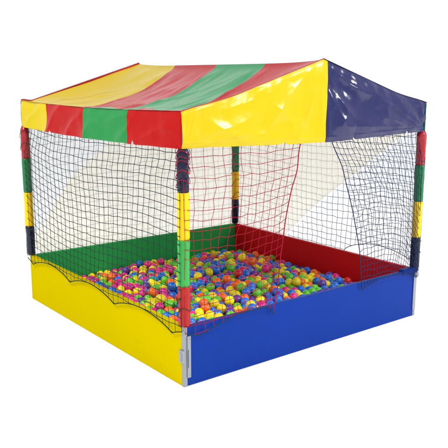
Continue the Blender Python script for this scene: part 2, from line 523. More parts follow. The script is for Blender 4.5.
# blue side, navy curtain
def navy_edge(z):
    k = [(.30, 1.41), (.331, 1.404), (.572, 1.371), (.81, 1.301), (1.073, 1.205), (1.281, 1.116), (1.5, 1.03)]
    for (z0, x0), (z1, x1) in zip(k, k[1:]):
        if z <= z1: return x0 + (x1-x0)*(z-z0)/(z1-z0)
    return k[-1][1]
def f_navy(u_, v_):
    vc = max(0., min(1., v_))
    z = .30 + (ZTOP-.30)*v_
    xe = navy_edge(z)
    x = xe + (W-xe)*(u_ + .10*math.sin(math.pi*u_)*math.sin(3*vc+.3))
    z -= .34*u_**2.3*(1-vc)**.6*min(1, vc*3+.2)
    z += .20*math.sin(math.pi*u_)*vc*(1-vc)**2*2 - .11*math.sin(math.pi*u_**.8)*vc**1.5*(1.25-vc) + .016*nz(u_*5, v_*5, 3)
    x += .016*nz(u_*6, v_*7, 21)*math.sin(math.pi*u_)
    y = tuck(z) - .03*math.sin(math.pi*u_)*math.sin(math.pi*min(.9, vc)/.9)*(.5+nz(u_*3, v_*3, 12))
    return (x, y, z)
net('safety_net', 'navy net curtain at the outer end of the blue wall', f_navy, 23, 28,
    lambda a: scallop(1.40+a*.6, 1.37, .60, .350, .066), M['cord_navy'], .0016, hem_rad=.0024, edge=0., jit=.14)

# cords that lash the nets to the posts
def ties(cx, cy, z0, z1, turns, m, label):
    b = MB(); n = int(turns*14)
    b.tube([(cx + (.0375+.002*nz(k*.4, cx))*math.cos(k/14*6.283), cy + (.0375+.002*nz(k*.4, cy))*math.sin(k/14*6.283),
             z0 + (z1-z0)*k/n + .018*math.sin(k*.9+cx*9)) for k in range(n+1)], .0019, 5)
    b.build('net_tie', m, pit, label)
ties(.016, .016, 1.10, 1.30, 4, M['cord_red'], 'red cord lashed round the top of the front post')
ties(.016, .016, 1.14, 1.31, 2.5, M['cord_red'], 'red cord lashed round the top of the front post')
ties(.006, D-.018, 1.12, 1.30, 2, M['cord_green'], 'green cord lashed round the post')
ties(W-.012, .016, .40, .56, 2, M['cord_navy'], 'navy cord lashed round the post')
ties(W-.020, D-.020, .42, 1.25, 7, M['cord_grey'], 'grey cord lashed round the post')
ties(.016, .016, .40, .50, 1.6, M['cord_green'], 'green cord lashed round the foot of the front post')

# back sides
def f_bl(u_, v_):
    x = W*u_ + .02*math.sin(v_*4+u_*9)*math.sin(math.pi*u_)
    z = .30 + (ZTOP-.30)*v_ - .10*math.exp(-u_/.12)*math.sin(math.pi*max(0, min(1, v_))) + .02*nz(u_*4, v_*3, 31)
    return (x, D-tuck(z, -.016)+.01*nz(u_*3, v_*3, 5), z)
net('safety_net', 'dark net above the green wall', f_bl, 33, 19, lambda a: .335, M['cord_dark'], .0012, jit=.12, knots=False)
def f_br(u_, v_):
    y = D*u_ + .02*math.sin(v_*4+u_*9)*math.sin(math.pi*u_)
    z = .30 + (ZTOP-.30)*v_ - .035*math.sin(math.pi*u_)*math.sin(math.pi*max(0, min(1, v_))) + .015*nz(u_*4, v_*3, 35)
    return (W-tuck(z, -.016)+.01*nz(u_*3, v_*3, 6), y, z)
def hem_br(a):
    y = a*D
    if y < .70: return .350 + .092*max(0, math.sin(math.pi*min(1, (y)/.70)))**.7
    return .335
net('safety_net', 'grey net above the red wall', f_br, 38, 20, hem_br, M['cord_grey'], .0016, jit=.10, knots=True)

# added see-through sheets standing in for leftover studio background at the back sides
def backdrop_panel(low, high, axis, val, m, label):
    b = MB()
    f = lambda line, s_: next((z0 + (z1-z0)*(s_-s0)/(s1-s0) for (s0, z0), (s1, z1) in zip(line, line[1:]) if s0 <= s_ <= s1), line[-1][1])
    s0, s1 = low[0][0], low[-1][0]
    def fn(i, j):
        s_ = s0 + (s1-s0)*i
        za, zb = f(low, s_), f(high, s_)
        z = za + (max(zb, za+.001)-za)*j
        o = val + .0016*fbm(s_*2, z*2, axis)
        return (o, s_, z) if axis == 0 else (s_, o, z)
    b.grid(fn, 40, 20)
    b.build('backdrop_patch', m, pit, label)
backdrop_panel([(.052, .44), (.075, .31), (1.985, .31)], [(.052, .47), (.351, .886), (.727, 1.174), (.95, 1.40), (1.985, 1.40)], 1, D+.009, M['cream'], 'cream sheet standing in for the studio background above the green wall')
backdrop_panel([(.03, .41), (.052, .47), (.351, .886), (.727, 1.174), (.95, 1.40)], [(.03, 1.40), (.95, 1.40)], 1, D+.0095, M['pale'], 'pale bluish sheet standing in for the studio background above the green wall')
backdrop_panel([(.05, 1.35), (.242, 1.232), (.70, .896), (1.013, .666), (1.371, .352), (1.42, .31), (2.02, .31)], [(.05, 1.40), (2.02, 1.40)], 0, W+.009, M['cream'], 'cream sheet standing in for the studio background above the red wall')
backdrop_panel([(.03, .31), (1.371, .31)], [(.03, 1.36), (.05, 1.35), (.242, 1.232), (.70, .896), (1.013, .666), (1.371, .352)], 0, W+.040, M['pale'], 'pale bluish sheet standing in for the studio background above the red wall')

# ------------------------------------------------------------------ the balls
# x, y, z in millimetres and the colour index of every ball, the ones that show largest first
DATA = [767,572,204,0, 390,825,224,0, 605,1022,227,4, 466,1057,202,2, 664,599,195,0, 560,563,195,2, 1011,575,210,3, 1416,610,210,0,
 423,778,193,3, 672,537,175,0, 351,789,186,1, 1133,693,216,3, 968,699,226,3, 418,1282,193,1, 759,329,215,4, 839,584,196,5,
 1470,1011,217,1, 1137,1204,216,4, 955,624,213,4, 1080,1001,201,2, 1073,1211,208,0, 1196,1010,221,6, 1523,1244,217,2, 421,1110,185,1,
 1582,515,188,5, 1263,1183,216,3, 885,941,186,3, 1353,734,190,4, 1534,1381,218,0, 752,963,214,4, 617,655,195,2, 1404,674,190,0,
 447,1599,190,2, 684,1787,163,5, 468,488,175,0, 863,523,187,4, 808,698,186,2, 1732,488,188,4, 875,1047,192,4, 939,1168,208,0,
 737,1351,204,4, 1299,1042,194,4, 961,950,182,4, 1610,597,182,4, 887,1793,178,1, 307,632,172,4, 1129,482,193,5, 603,1279,192,0,
 1187,952,192,4, 911,1467,193,1, 1507,780,189,3, 365,1314,174,0, 722,1279,193,3, 1046,1845,164,1, 850,1863,172,4, 1225,437,174,1,
 435,1469,178,1, 995,768,228,2, 1019,651,216,4, 1547,954,183,0, 992,521,174,0, 1162,547,196,4, 304,700,171,3, 1528,1522,197,3,
 542,1259,182,5, 947,791,190,0, 1215,1252,211,4, 545,495,168,0, 1372,1034,180,5, 1081,440,181,4, 1737,599,182,4, 1848,507,161,6,
 511,1436,181,3, 578,694,161,4, 429,1198,175,0, 994,1008,193,2, 499,550,179,0, 761,754,188,0, 922,412,171,1, 1103,574,169,4,
 794,384,216,0, 1799,1521,172,2, 307,561,167,2, 1792,885,170,4, 699,480,160,5, 1009,1230,206,4, 1192,1492,184,0, 385,733,165,2,
 561,1162,183,3, 576,439,160,0, 1261,499,176,4, 1189,607,193,2, 403,487,177,3, 1047,382,177,4, 439,431,162,4, 342,1641,163,1,
 723,1214,188,2, 908,667,189,0, 1315,795,182,3, 379,1236,160,0, 700,732,183,3, 743,679,182,3, 1277,1400,200,4, 908,587,189,2,
 928,729,185,0, 323,1127,164,1, 1230,720,175,0, 534,1334,182,3, 716,1705,171,1, 285,762,169,1, 317,1356,163,4, 1791,804,169,2,
 1506,654,180,2, 561,1048,169,1, 321,1203,159,1, 763,477,161,0, 1426,458,168,3, 1185,1112,190,5, 281,1664,168,1, 609,496,161,4,
 972,851,189,5, 365,1578,164,3, 989,409,167,4, 359,1484,162,3, 1066,701,218,4, 933,1106,188,1, 1194,869,195,3, 480,1293,176,1,
 1858,637,161,1, 1359,450,165,3, 1805,1370,161,2, 1025,1611,191,3, 800,533,161,3, 387,910,164,0, 258,876,175,1, 917,1568,176,1,
 359,439,172,4, 1441,832,180,0, 1651,721,166,0, 1214,1413,191,3, 1896,1420,146,3, 1122,1118,175,4, 728,422,160,2, 320,890,164,0,
 353,1018,164,5, 572,1457,174,0, 510,439,163,0, 407,1644,165,0, 291,1001,166,1, 1313,1106,205,1, 851,993,164,3, 735,536,161,5,
 401,973,163,0, 619,1412,180,1, 338,953,164,3, 309,1542,165,4, 663,1357,185,7, 1642,526,167,0, 663,426,158,3, 1023,464,165,5,
 1509,1617,169,0, 883,1154,177,3, 1665,796,170,0, 1674,469,165,4, 1099,1368,189,5, 539,1513,175,1, 657,776,162,0, 825,934,159,0,
 739,861,160,2, 1616,441,163,4, 1525,1047,214,1, 416,1037,163,3, 933,895,160,2, 1804,1181,165,1, 409,1526,164,2, 717,1471,172,1,
 1141,832,191,2, 368,1081,162,3, 1085,1276,209,3, 596,992,163,4, 490,1220,173,1, 1480,579,160,0, 591,1106,167,1, 967,580,162,5,
 305,1064,161,1, 302,1453,159,5, 910,835,160,0, 1708,690,168,2, 950,1254,193,4, 301,825,162,3, 1306,1271,199,3, 1735,1512,163,4,
 643,1599,163,4, 1416,570,159,4, 1438,942,168,3, 1340,676,159,3, 458,1724,162,2, 1469,1811,159,1, 1074,504,165,4, 952,1783,164,2,
 761,922,157,4, 544,1634,161,1, 1176,753,212,0, 361,1413,160,1, 1369,1230,181,4, 1732,1256,163,4, 362,672,161,3, 525,1714,168,1,
 785,1844,159,1, 613,561,159,4, 1320,926,169,0, 1121,385,168,4, 1739,1054,166,5, 1725,426,164,5, 1188,494,168,0, 1734,1118,160,0,
 471,1540,173,4, 1517,526,160,3, 533,977,166,1, 1540,604,157,2, 1661,957,167,4, 789,1699,155,0, 1654,385,169,3, 657,1219,166,3,
 1555,463,159,4, 824,1760,155,0, 1266,387,167,4, 1143,648,164,3, 1488,1715,155,2, 1173,1050,175,3, 1663,890,169,1, 1858,702,160,5,
 958,466,164,1, 1588,737,172,3, 471,1959,106,0, 803,873,158,3, 1460,402,162,5, 868,884,158,5, 1372,1297,195,0, 1057,1120,169,3,
 1525,406,162,5, 750,1646,154,0, 257,1189,171,1, 1429,1270,180,4, 1705,542,162,4, 1490,463,160,3, 1655,1772,164,4, 1378,1108,185,4,
 1709,844,169,2, 593,758,162,3, 1378,623,158,3, 1805,1115,161,4, 514,914,164,2, 1344,1667,162,1, 1738,984,165,3, 1789,414,157,5,
 1701,1324,167,0, 624,1164,166,0, 1542,1210,164,0, 1453,516,161,4, 1380,901,172,7, 1313,617,160,1, 1351,564,161,1, 675,1656,161,0,
 1396,397,162,4, 1282,1684,168,2, 788,1580,163,4, 1561,1737,166,0, 322,1268,157,4, 713,1591,156,1, 1565,807,181,4, 1388,510,158,4,
 1249,1544,180,5, 427,1406,163,1, 676,846,159,3, 1247,1629,166,3, 1673,1021,163,0, 1432,1007,164,3, 851,1357,165,5, 1405,1645,165,5,
 1323,505,160,0, 1432,1508,165,4, 394,384,162,1, 1252,780,182,0, 1650,1284,164,0, 1730,1184,161,4, 1484,1176,162,5, 827,1633,162,1,
 400,1959,103,1, 853,1573,162,1, 1541,1675,168,4, 1033,1181,167,4, 1595,1636,180,0, 1096,1767,163,0, 465,1807,134,3, 1558,876,169,3,
 1153,1269,208,4, 1485,1241,164,4, 1137,1521,164,3, 932,1020,171,4, 1486,1109,161,3, 1323,859,174,1, 661,1284,163,0, 1341,1740,165,7,
 1568,671,163,0, 828,474,162,4, 1657,1084,161,5, 1611,1518,180,1, 1724,761,161,0, 1286,558,164,2, 793,420,161,2, 480,381,169,3,
 963,1619,174,1, 1595,1247,164,5, 1294,446,159,0, 598,1343,177,5, 1642,657,164,0, 988,1134,168,5, 907,1735,159,1, 721,606,166,4,
 865,1685,161,0, 436,1904,105,1, 483,789,169,3, 1060,935,174,4, 1027,1367,180,4, 556,1977,108,0, 1189,1583,164,1, 686,1977,105,1,
 1077,818,193,0, 1410,769,173,4, 1403,1721,160,2, 434,545,177,1, 1533,1344,164,1, 1676,1148,160,4, 980,1848,162,0, 1503,842,163,1,
 526,1109,163,1, 1484,1556,161,1, 259,1502,167,3, 387,1154,151,1, 626,1049,168,5, 1312,1555,167,4, 1162,435,159,2, 1491,979,162,2,
 1719,922,163,0, 1377,965,165,1, 1293,731,163,4, 1498,912,162,4, 891,1626,161,1, 1673,600,169,2, 688,1865,116,3, 1587,382,164,5,
 621,1977,107,0, 1425,1583,156,0, 1777,719,152,4, 256,520,164,2, 1331,392,160,3, 902,1382,198,3, 933,1675,159,3, 1689,1977,109,0,
 1934,1161,108,5, 1041,993,150,5, 817,1520,162,1, 1910,1871,105,3, 446,741,144,1, 261,1389,164,1, 563,376,162,0, 438,1342,179,1,
 1361,1598,163,5, 642,1749,129,1, 647,1474,170,4, 1135,996,166,0, 367,607,166,4, 1449,1431,172,0, 809,1408,171,0, 846,1462,168,3,
 1318,990,160,2, 243,588,171,0, 563,1572,163,0, 1396,1793,160,4, 1501,1471,166,0, 784,983,160,0, 578,930,161,5, 606,1524,165,3,
 1619,842,167,2, 497,852,166,0, 505,612,161,4, 752,1526,163,3, 846,823,159,4, 1545,1015,161,3, 1911,1806,104,3, 628,371,164,6,
 719,796,162,3, 754,1780,157,0, 1606,920,163,0, 1819,1467,142,3, 275,938,164,3, 888,773,159,4, 1730,1649,156,4, 435,336,178,1,
 1585,1382,175,2, 1745,1394,155,1, 1035,866,182,2, 566,770,221,1, 473,1146,170,4, 1243,1216,163,0, 1196,380,160,0, 1098,1176,159,4,
 1926,1378,107,2, 690,944,212,1, 1676,1696,162,6, 1379,826,163,5, 263,1318,161,0, 466,977,164,0, 681,662,170,3, 1601,1050,160,3,
 751,1977,103,1, 781,1466,161,2, 929,526,159,4, 1162,1169,167,4, 558,1866,124,0, 697,910,157,3, 788,1214,186,0, 369,847,164,0,
 1603,985,162,0, 1166,1957,105,0, 1934,1087,105,4, 1526,719,175,2, 1393,1399,173,3, 259,1253,164,1, 1678,1548,173,0, 1542,1145,162,0,
 373,1888,106,0, 1339,1363,176,4, 1125,932,175,2, 326,384,161,2, 1566,1463,165,1, 1428,1073,163,4, 1218,552,164,4, 1910,1741,104,2,
 882,1515,160,2, 523,1921,109,1, 693,368,163,3, 1385,1463,160,3, 515,676,162,3, 783,1283,171,4, 418,1841,104,5, 654,1921,106,0,
 1881,861,129,2, 676,1537,157,0, 1656,1216,164,2, 1526,1412,161,4, 1480,1307,165,4, 1080,634,170,3, 1621,1967,106,0, 1599,1905,106,4,
 893,471,162,4, 1643,1355,166,2, 1475,1372,167,4, 1207,661,161,0, 1934,1588,108,0, 744,1399,159,4, 500,1031,153,0, 1106,1438,164,0,
 1435,1926,110,3, 1066,1709,161,3, 237,718,170,2, 858,416,162,0, 434,837,168,1, 1422,1334,178,4, 1041,559,154,2, 1611,1696,160,0,
 1663,1918,109,0, 1624,1435,172,1, 1934,831,105,5, 1560,1576,180,0, 1934,506,109,3, 1247,610,161,5, 869,711,159,4, 1622,1580,162,1,
 1660,1633,157,4, 1274,669,159,0, 1682,1407,161,3, 824,761,161,1, 1166,712,162,5, 489,1485,144,3, 239,653,166,3, 1018,620,155,2,
 249,1097,160,3, 981,1061,159,6, 729,575,109,2, 1600,1180,162,3, 993,1561,165,0, 998,1672,161,0, 888,358,164,4, 1254,975,164,0,
 1179,1231,160,3, 592,1221,166,0, 641,713,162,4, 1215,1348,187,4, 1934,1226,108,5, 1427,1207,164,2, 1538,1278,164,2, 792,616,163,2,
 1825,1023,129,4, 553,1392,159,3, 682,1417,163,0, 1487,1044,161,2, 1786,637,163,0, 488,1379,160,0, 1820,1830,107,4, 719,1921,105,5,
 502,766,227,6, 709,1326,151,0, 1771,549,159,3, 712,1746,121,4, 817,1977,104,1, 1845,1890,104,2, 610,820,174,4, 657,998,196,4,
 1827,955,138,0, 1446,635,158,3, 1114,1918,109,0, 1289,1152,165,0, 1251,1280,165,3, 1115,1239,165,1, 915,1850,161,3, 1664,1486,162,2,
 1110,1056,160,0, 1402,1870,112,3, 913,1810,106,0, 695,519,104,0, 1731,1927,109,7, 1934,636,108,0, 953,355,163,0, 1253,1099,179,3,
 1429,1142,162,0, 782,811,161,4, 463,1084,143,0, 1039,684,160,0, 758,365,161,5, 1045,1057,160,3, 1328,1427,169,5, 718,971,159,5,
 1232,1951,104,3, 1002,1289,176,0, 656,1107,167,3, 787,1347,163,0, 1825,760,135,0, 1853,1709,103,4, 947,1511,161,1, 1161,582,141,4,
 560,868,172,2, 1237,1036,178,4, 1761,846,129,4, 1051,1247,159,6, 1307,1216,164,3, 1326,1492,162,4, 1080,1863,109,4, 1896,1321,108,3,
 1934,896,104,3, 376,1747,106,1, 1599,1115,161,4, 1771,1307,146,0, 1003,1750,133,1, 1018,797,175,4, 898,1422,147,1, 690,1064,201,0,
 1491,1958,104,0, 1592,1314,165,4, 451,900,166,4, 1497,347,164,4, 976,667,170,4, 1057,745,171,4, 690,1163,166,0, 1391,715,141,5,
 907,1216,162,2, 574,1749,130,2, 796,1654,109,0, 1934,1454,105,4, 439,674,161,0, 573,613,152,5, 869,568,140,4, 1585,1842,118,3,
 488,1866,110,2, 850,1922,116,0, 1169,1752,165,2, 589,1921,108,0, 752,1865,103,0, 1776,1877,109,1, 847,650,166,0, 443,1252,141,1,
 637,624,142,0, 823,361,162,0, 916,1528,105,1, 873,1759,104,7, 783,1744,108,3, 1544,1080,160,3, 1226,1717,162,0, 1582,558,138,0,
 1934,1015,106,3, 1364,1817,109,3, 719,1808,104,3, 994,729,176,3, 427,512,122,4, 1821,1653,109,4, 744,1691,106,4, 1560,1522,140,2,
 819,1363,103,1, 1822,1522,107,0, 813,1046,162,3, 573,1643,104,0, 751,648,125,3, 906,1071,140,0, 1854,1774,105,3, 621,1864,107,0,
 849,1814,129,0, 835,1706,107,1, 1255,1877,135,1, 1879,1051,104,3, 1556,1958,103,0, 1464,785,141,3, 950,1582,122,1, 1121,758,179,0,
 1077,1496,160,1, 654,1808,106,2, 918,967,136,1, 837,729,105,4, 757,1600,109,3, 948,1864,107,0, 1626,1793,110,1, 1934,701,107,1,
 1101,1339,112,3, 66,1421,108,1, 1329,66,109,3, 1768,181,109,0, 1776,986,106,1, 619,66,106,0, 1102,699,160,4, 1689,404,114,4,
 453,796,109,1, 1709,813,107,5, 1918,130,108,0, 967,117,142,0, 883,1374,106,1, 212,953,170,2, 221,1688,161,5, 1172,1511,109,3,
 753,253,172,0, 952,407,113,3, 317,1921,108,0, 1877,474,109,4, 314,1855,107,1, 305,237,106,0, 1014,1216,116,0, 966,1389,186,4,
 691,1132,108,5, 1213,1836,107,0, 523,1073,109,7, 472,1697,105,3, 1934,242,117,2, 1651,1383,108,0, 218,1064,105,0, 235,494,107,1,
 813,66,106,0, 1608,673,112,0, 1366,1168,163,1, 1030,1687,106,4, 1165,1326,107,0, 1132,804,134,5, 1537,102,107,3, 181,330,108,4,
 124,362,108,2, 1530,265,164,5, 864,1313,116,0, 1432,1800,107,1, 123,622,106,1, 1644,66,124,3, 755,292,106,2, 216,1519,121,1,
 277,339,156,0, 501,752,108,2, 395,455,121,4, 1934,376,109,4, 324,496,175,1, 1156,1365,159,6, 1234,1772,108,5, 1569,169,112,2,
 1238,1800,167,0, 1385,1012,120,4, 817,1865,105,5, 66,1356,107,1, 1409,214,130,5, 852,1208,196,2, 397,764,106,2, 1024,1576,108,0,
 1264,184,108,2, 521,123,107,5, 1630,287,108,0, 1614,737,107,0, 175,907,126,0, 1231,1676,112,2, 298,177,130,3, 1189,531,108,3,
 66,776,110,4, 122,1193,114,2, 441,1754,106,1, 983,350,106,4, 1643,570,119,3, 1540,1315,106,0, 354,1119,105,0, 221,1641,109,1,
 1877,1621,109,1, 66,199,109,1, 822,404,105,4, 1322,1176,115,3, 877,1476,107,0, 983,1921,108,0, 248,1754,115,0, 1539,1380,106,4,
 66,1098,122,3, 1295,767,110,0, 1015,293,107,1, 1837,66,107,0, 1189,1725,109,3, 1450,1539,108,1, 402,1075,107,4, 134,967,108,0,
 855,1182,113,3, 177,1425,109,1, 928,1163,132,5, 337,759,131,3, 1215,1560,109,5, 1719,890,107,3, 66,268,108,0, 179,460,108,1,
 1318,1772,108,4, 1196,997,145,2, 1772,475,139,4, 1548,1115,105,0, 1186,273,163,4, 1543,1248,106,2, 1822,882,108,5, 266,1480,106,0,
 1824,574,131,2, 123,874,107,3, 1934,441,109,2, 1125,1308,164,3, 497,987,106,1, 1911,1676,105,0, 1027,1279,106,1, 1934,173,154,5,
 1354,1393,121,4, 396,240,106,1, 788,307,161,4, 1439,158,107,4, 1394,933,106,4, 229,1012,149,0, 1832,190,116,0, 118,1448,137,5,
 791,1184,107,1, 66,525,107,3, 1655,1253,107,4, 1934,766,112,5, 123,427,108,0, 207,251,177,5, 1328,1585,108,4, 1032,843,105,1,
 788,348,106,4, 918,349,107,0, 1503,206,164,4, 1402,804,106,3, 1934,1521,107,4, 619,141,159,4, 286,1418,107,0, 1301,333,164,5,
 365,511,105,0, 1662,922,113,0, 1280,599,106,3, 1087,209,163,1, 123,1323,106,1, 1248,1384,144,0, 410,1696,127,1, 1261,1606,106,4,
 435,967,108,5, 623,1132,109,1, 1562,1783,106,1, 1095,1683,108,3, 1771,1122,106,4, 554,177,119,5, 604,1476,121,1, 524,1812,108,1,
 159,428,162,1, 1486,1279,107,4, 1229,321,168,4, 1510,877,109,0, 1598,1284,107,2, 449,1031,107,0, 1134,1634,125,2, 1330,1977,109,1,
 559,1005,107,0, 593,317,163,3, 1821,1290,109,4, 475,1658,157,1, 1668,1743,106,4, 1757,1815,108,0, 1719,955,106,0, 531,739,164,4,
 1254,537,111,3, 873,675,105,4, 1384,1756,108,5, 978,1806,106,1, 722,236,113,4, 841,1423,116,3, 1189,1296,159,3, 1625,327,163,3,
 1603,1732,107,7, 950,1977,108,1, 1119,274,168,3, 1495,393,106,3, 751,179,105,4, 180,395,108,0, 626,292,113,4, 179,264,108,0,
 1396,869,118,2, 499,1241,109,1, 1874,986,105,3, 755,1162,164,3, 467,629,110,3, 1199,181,109,0, 119,160,110,1, 1279,1337,177,4,
 930,692,132,3, 944,66,108,4, 943,1320,189,3, 311,1732,124,1, 845,1263,162,3, 1725,351,105,7, 1235,914,170,0, 1778,1421,105,0,
 1595,342,107,0, 1595,270,164,0, 513,1416,113,0, 1135,522,142,7, 1012,328,170,0, 1278,1544,113,3, 323,1510,110,4, 283,599,120,1,
 344,1448,106,0, 1348,1457,107,1, 1606,953,105,3, 1067,796,132,2, 927,1327,107,2, 1446,1737,110,2, 1053,1153,108,0, 360,180,108,4,
 812,1481,107,5, 668,744,107,3, 943,1752,107,0, 263,1691,108,4, 1596,1349,107,2, 810,1011,107,1, 1161,855,107,1, 1083,662,110,5,
 688,255,165,4, 1232,1105,106,2, 360,328,162,1, 261,123,110,2, 820,1161,164,1, 1264,66,109,4, 1552,924,126,5, 794,576,111,0,
 403,636,118,4, 1129,1398,109,4, 1276,1723,117,0, 1176,908,143,6, 901,627,138,5, 1453,717,164,4, 66,1792,110,0, 395,1355,132,1,
 1707,66,109,4, 1874,921,106,3, 881,180,108,0, 286,728,105,3, 1036,1343,109,2, 846,122,107,1, 1012,1498,161,1, 1559,324,164,0,
 845,188,164,2, 1470,150,164,0, 66,590,106,7, 1229,1336,105,0, 1114,241,113,2, 1060,900,120,2, 1877,799,106,3, 1179,242,107,2,
 1065,1452,111,4, 122,233,109,0, 541,700,108,7, 250,1832,107,1, 1761,297,107,7, 1086,959,116,2, 1123,1584,167,0, 1194,1390,109,4,
 1080,296,106,0, 1019,203,165,4, 1436,269,108,5, 1707,577,107,1, 1531,338,107,2, 530,879,111,3, 1505,66,151,4, 82,1571,106,3,
 420,904,109,1, 1178,1442,145,3, 1717,1020,115,4, 1060,1314,162,0, 1033,1437,166,5, 1131,66,109,4, 1230,123,109,1, 1776,347,146,4,
 1472,101,107,4, 1732,1754,109,4, 1821,636,108,0, 1189,791,161,0, 1764,777,109,1, 1322,1867,108,0, 1145,1855,108,1, 531,1189,132,3,
 1483,1345,105,3, 545,942,106,5, 66,1727,109,1, 658,236,105,3, 1273,1061,130,0, 278,462,143,5, 693,1243,110,3, 493,260,162,7,
 1059,1559,160,5, 955,760,134,0, 1282,887,134,4, 1079,1088,112,3, 1466,334,109,4, 1456,1469,119,0, 990,1631,106,3, 1375,229,185,4,
 329,1581,109,1, 1480,1607,112,0, 1723,1585,145,4, 313,283,164,0, 608,958,109,1, 340,1056,107,0, 1403,284,163,2, 824,1240,105,0,
 66,841,105,1, 490,180,110,4, 642,945,162,3, 1016,1977,109,1, 688,807,106,4, 1395,1977,109,3, 628,1246,107,2, 508,323,169,4,
 946,181,108,6, 676,980,105,2, 879,66,107,5, 1535,1898,115,3, 1451,904,117,2, 1239,358,116,3, 1877,669,108,4, 1804,248,107,2,
 787,237,119,5, 1621,1621,106,2, 546,802,168,3, 1772,66,110,4, 253,399,162,4, 673,1696,106,2, 1069,179,108,4, 1410,115,147,4,
 1768,1190,108,3, 229,66,109,2, 387,1012,109,4, 1773,923,121,0, 879,1312,202,0, 228,299,139,1, 1934,571,109,1, 1224,1153,158,6,
 820,291,107,3, 1210,300,105,5, 444,1528,109,1, 786,1105,164,0, 887,406,105,5, 1665,232,109,5, 623,883,162,0, 1152,1574,109,4,
 885,291,108,3, 1666,1575,115,0, 1356,771,136,2, 853,347,107,4, 1231,477,123,0, 425,182,107,4, 161,1488,108,1, 344,820,109,1,
 1139,694,106,0, 349,285,110,4, 1767,1255,108,3, 1880,1124,106,4, 176,1355,126,1, 137,98,107,1, 1505,158,108,4, 1840,1353,109,2,
 439,609,165,5, 1819,378,109,3, 1625,400,113,0, 918,299,164,3, 1195,1622,108,1, 1366,378,107,5, 174,1102,133,1, 623,257,167,5,
 979,989,133,0, 946,1389,109,0, 1107,1802,107,1, 289,1162,121,3, 1216,590,107,4, 1215,947,108,3, 1049,1632,134,1, 1765,1619,108,4,
 658,313,165,1, 715,193,161,4, 1345,112,153,2, 965,1277,124,4, 401,571,124,4, 1240,650,106,3, 487,1592,137,0, 1591,1477,106,1,
 919,238,125,1, 130,1875,109,0, 1737,124,110,3, 1671,124,109,4, 1822,1587,108,2, 1812,515,107,5, 563,772,106,5, 658,572,109,4,
 169,1022,108,3, 66,1633,116,1, 801,1301,105,4, 122,558,117,0, 1573,834,122,0, 262,221,163,0, 788,950,105,1, 527,571,113,4,
 938,1453,107,0, 632,1373,130,1, 1049,240,120,3, 969,1450,164,4, 1292,1415,108,3, 1287,1480,106,1, 1126,1740,112,0, 499,513,125,3,
 193,1191,158,3, 1690,1804,107,4, 1079,1023,105,4, 272,1550,109,0, 1344,833,105,0, 1153,213,161,0, 1714,1154,106,1, 1109,464,128,3,
 917,1921,107,0, 1306,1352,108,4, 505,1751,119,1, 1165,122,109,4, 1877,604,108,3, 597,1298,130,3, 192,1611,160,0, 1704,180,113,3,
 66,333,108,4, 1327,1305,148,0, 372,948,109,5, 1844,1418,108,3, 177,1286,126,7, 1302,1115,108,1, 285,793,108,1, 309,928,110,3,
 122,743,107,1, 1770,1690,126,4, 576,834,120,4, 657,1077,109,0, 1860,135,136,4, 1339,899,106,3, 196,125,107,5, 166,1665,134,5,
 721,1106,161,1, 421,1585,132,1, 853,963,106,5, 1145,298,106,5, 1096,1647,177,4, 1091,1275,117,5, 380,1541,107,5, 1134,179,109,3,
 1930,307,109,2, 1826,1088,105,0, 231,759,120,1, 1092,118,107,1, 851,1067,106,4, 1383,1274,135,4, 1106,750,107,5, 852,236,121,4,
 1660,346,107,1, 627,405,108,2, 1062,1744,105,2, 731,759,108,3, 1560,770,124,5, 1539,643,106,4, 882,1866,106,1, 1399,1497,106,1,
 592,1189,109,2, 351,231,152,0, 118,683,133,1, 1079,1212,108,5, 1490,1212,106,5, 120,811,128,1, 340,635,106,2, 1407,172,179,2,
 705,1640,106,1, 1118,1140,109,3, 178,590,120,3, 1406,1429,105,5, 1535,225,109,4, 1815,817,107,0, 1249,844,170,0, 489,66,107,4,
 1015,1864,110,5, 1457,840,107,3, 818,251,175,4, 1657,1449,109,1, 196,544,167,0, 1171,1787,109,6, 526,1295,131,4, 1768,1486,106,3,
 904,157,164,4, 755,1353,107,3, 66,459,108,3, 1337,318,112,3, 844,617,106,4, 238,183,107,5, 784,1540,109,1, 496,403,110,4,
 1098,874,165,5, 972,1201,162,0, 659,349,111,1, 816,180,107,2, 723,310,162,3, 1634,218,171,3, 1675,759,118,5, 691,628,107,0,
 1389,1562,106,1, 425,233,164,0, 1361,1920,109,0, 1560,396,107,3, 1729,723,107,0, 976,821,131,5, 1934,66,110,4, 240,836,128,0,
 396,340,108,4, 1276,1821,109,0, 1547,1180,106,3, 1553,509,107,1, 776,721,134,0, 206,354,163,2, 861,1646,107,4, 1187,145,166,0,
 1633,174,124,0, 649,1431,105,1, 1712,1865,109,5, 650,198,158,2, 887,1587,105,4, 530,348,114,3, 980,272,164,3, 1468,289,164,4,
 1368,1332,105,0, 369,543,173,2, 401,1479,112,0, 1719,1449,128,3, 749,1038,160,7, 594,656,105,0, 1333,1076,150,0, 1199,66,109,3,
 883,245,178,5, 300,433,197,3, 1695,291,108,5, 294,66,109,2, 1043,1806,112,7, 1565,283,108,1, 1432,1243,106,4, 558,262,160,2,
 234,559,106,4, 993,885,137,0, 1455,1666,128,1, 1402,324,107,5, 554,66,106,4, 1273,274,162,3, 474,693,110,1, 1878,1554,108,5,
 950,292,107,0, 208,796,168,0, 1069,1392,136,0, 1129,1463,108,3, 558,1134,109,5, 463,564,107,0, 1082,1977,109,3, 1434,1178,106,4,
 1768,599,109,0, 1430,388,106,3, 1136,1695,158,3, 602,720,107,0, 291,526,106,5, 1601,113,109,0, 588,1077,109,0, 714,1427,108,3,
 1467,1869,110,3, 174,195,109,4, 605,1586,111,2, 1500,279,108,0, 586,123,105,3, 1339,1710,108,6, 777,1414,106,1, 1820,701,107,0,
